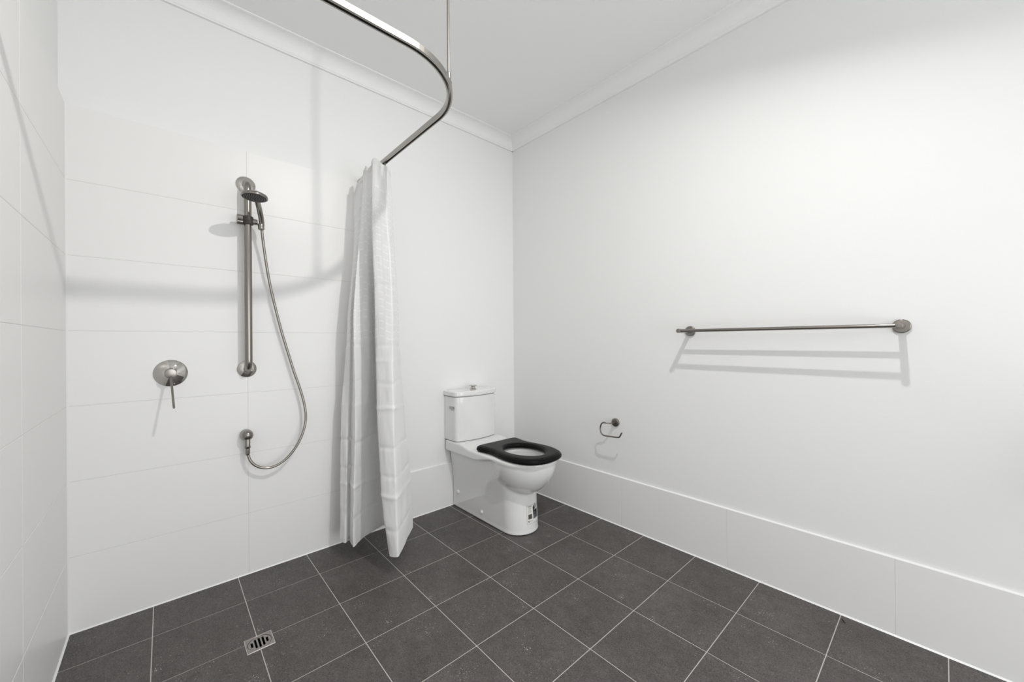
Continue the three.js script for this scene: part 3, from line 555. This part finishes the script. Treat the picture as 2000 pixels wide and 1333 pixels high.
  for (let j = 0; j < H; j++) {
    const ym = (j + 0.5) / H * 1.95;          // metres above the hem
    for (let i = 0; i < W; i++) {
      const xm = (i + 0.5) / W * 0.30, cell = 0.0375, cx = xm % cell, colN = Math.floor(xm / cell), rp = 0.036, ry = (ym + (colN % 2) * 0.004) % rp, rowN = Math.floor((ym + (colN % 2) * 0.004) / rp);
      const on = ym > 1.02 && ym < 1.83, h = Math.abs(Math.sin((colN * 12.9898 + rowN * 78.233)) * 43758.5453) % 1;
      let v = 0; if (on && cx > 0.005 && cx < 0.033 && h > 0.18) { if (ry < 0.0085) v = 1; else if (ry > 0.012 && ry < 0.033) v = (xm % 0.0055) < 0.0024 ? 0.55 : 0; }
      const g = (grain[j * W + i] - 0.5) * 5 + (j % 3 === 0 ? -1.5 : 0), base = 242 + v * 10 + g, k = 4 * (j * W + i);
      col[k] = base; col[k + 1] = base; col[k + 2] = base - 0.5; col[k + 3] = 255; const q = 110 + v * 90 + (grain[j * W + i] - 0.5) * 40; bm[k] = bm[k + 1] = bm[k + 2] = q; bm[k + 3] = 255;
    }
  }
  const ct = dataTex(W, H, col, true), bt = dataTex(W, H, bm, false); for (const x of [ct, bt]) x.repeat.set(1 / 0.30, 1 / 1.95);
  const cloth = phy(lin(1, 1, 1), 0.75, 0, { map: ct, bumpMap: bt, bumpScale: 0.0003, side: THREE.DoubleSide, transmission: 0.12, thickness: 0 });
  mesh('cloth', sheet(0, 1, NT, 0), cloth, t);
  // stitched hem and heading: narrow doubled bands
  const band = phy(lin(0.80, 0.80, 0.785), 0.8, 0, { side: THREE.DoubleSide });
  mesh('hem', merge([sheet(0.991, 1.0, 2, 0.0009), sheet(0.991, 1.0, 2, -0.0009)]), band, t);
  mesh('heading', merge([sheet(0, 0.014, 3, 0.0009), sheet(0, 0.014, 3, -0.0009)]), band, t);
  for (const s of HK) {
    const [x, y, z] = pos(s, 0), zz = Math.max(0.015, Math.min(0.42, z));
    const h = group('hook', t);
    mesh('glider', box(RX - 0.0035, RX + 0.0035, RY - 0.012, RY + 0.004, zz - 0.006, zz + 0.006), M.plasticGrey, h);
    mesh('loop', tube([[RX, RY - 0.010, zz], [mix(RX, x, 0.4), RY - 0.019, zz], [mix(RX, x, 0.8), RY - 0.024, mix(zz, z, 0.6)], [x, y - 0.010, z], [x, y - 0.016, z]], 0.0016, 8, false, 5), M.plasticWhite, h);
  }
}

// ---------------------------------------------------------------- floor drain
{
  const t = group('floor_drain'); t.position.set(DR.x, 0, DR.z); tag(t, 'square metal floor drain with round slotted grate in the shower', 'floor drain');
  const h = 0.0425, sq = new THREE.Shape([[-h, -h], [h, -h], [h, h], [-h, h]].map((p) => new THREE.Vector2(...p)));
  const c = new THREE.Path(); c.absarc(0, 0, 0.0385, 0, Math.PI * 2, true); sq.holes.push(c);
  const fg = new THREE.ExtrudeGeometry(sq, { depth: 0.007, bevelEnabled: true, bevelSize: 0.0008, bevelThickness: 0.0008, bevelOffset: -0.0008, bevelSegments: 1, curveSegments: 40 }); fg.rotateX(-Math.PI / 2); fg.translate(0, -0.0072, 0); mesh('frame', fg, M.drain, t);
  const gs = new THREE.Shape(); gs.absarc(0, 0, 0.0372, 0, Math.PI * 2, false);
  for (const x of [-0.0244, -0.0122, 0, 0.0122, 0.0244]) {
    const l = Math.sqrt(0.0305 ** 2 - x * x) * (Math.abs(x) > 0.02 ? 0.75 : 0.93), w = 0.0036, p = new THREE.Path([[x - w, -l], [x - w, l], [x + w, l], [x + w, -l]].map((q) => new THREE.Vector2(...q))); gs.holes.push(p);
  }
  const gg = new THREE.ExtrudeGeometry(gs, { depth: 0.004, bevelEnabled: false, curveSegments: 40 }); gg.rotateX(-Math.PI / 2); gg.translate(0, -0.0047, 0); mesh('grate', gg, M.drain, t);
  mesh('sump', merge([box(-0.042, 0.042, -0.096, -0.092, -0.042, 0.042), box(-0.0424, -0.041, -0.092, -0.008, -0.042, 0.042), box(0.041, 0.0424, -0.092, -0.008, -0.042, 0.042), box(-0.041, 0.041, -0.092, -0.008, -0.0424, -0.041), box(-0.041, 0.041, -0.092, -0.008, 0.041, 0.0424)]), M.slot, t);
  const e = 0.0445, i = 0.0426, b = []; for (const [x0, x1, z0, z1] of [[-e, e, -e, -i], [-e, e, i, e], [-e, -i, -i, i], [i, e, -i, i]]) b.push(box(x0, x1, -0.008, -0.0003, z0, z1)); mesh('grout_edge', merge(b), M.floorGrout, t);
}
// sliver of dirt on the floor by the right wall
{
  const g = new THREE.CylinderGeometry(0.0012, 0.0018, 0.022, 7); g.rotateZ(Math.PI / 2); g.rotateY(0.55); g.translate(-0.043, 0.0016, 2.010);
  tag(mesh('floor_debris', g, M.rubber), 'tiny dark sliver of dirt on a floor tile by the right wall', 'debris');
}
// ---------------------------------------------------------------- basin on the right wall, out of frame beyond the towel rail (it shades the skirting)
{
  const t = group('wall_basin'); t.position.set(REC, 0, 2.93); tag(t, 'white wall-hung basin on the right wall behind the camera', 'basin');
  const f = (X, Y, Z) => { const o = extr(dShape(X, Z, 0.225 - 0.04 * sst(0.84, 0.68, Y), 0.001, 0.20, 0.42 - 0.08 * sst(0.84, 0.68, Y)), Y, 0.68, 0.84, 0.02); const c = ell(X, Y - 0.85, Z - 0.23, 0.18, 0.11, 0.15); return smax(o, -c, 0.02); };
  const g = surfaceNets(f, [-0.24, 0.66, -0.01], [0.24, 0.86, 0.44], 0.011); g.rotateY(-Math.PI / 2); mesh('bowl', g, M.ceramic, t);
  mesh('trap', merge([bar([-0.20, 0.69, 0], [-0.20, 0.52, 0], 0.02), bar([-0.20, 0.53, 0], [0, 0.53, 0], 0.018)]), M.chrome, t);
  mesh('tap', merge([bar([-0.06, 0.83, 0], [-0.06, 0.94, 0], 0.02), bar([-0.06, 0.92, 0], [-0.17, 0.90, 0], 0.011)]), M.chrome, t);
}

scene.background = new THREE.Color(0x000000);
renderer.render(scene, camera);
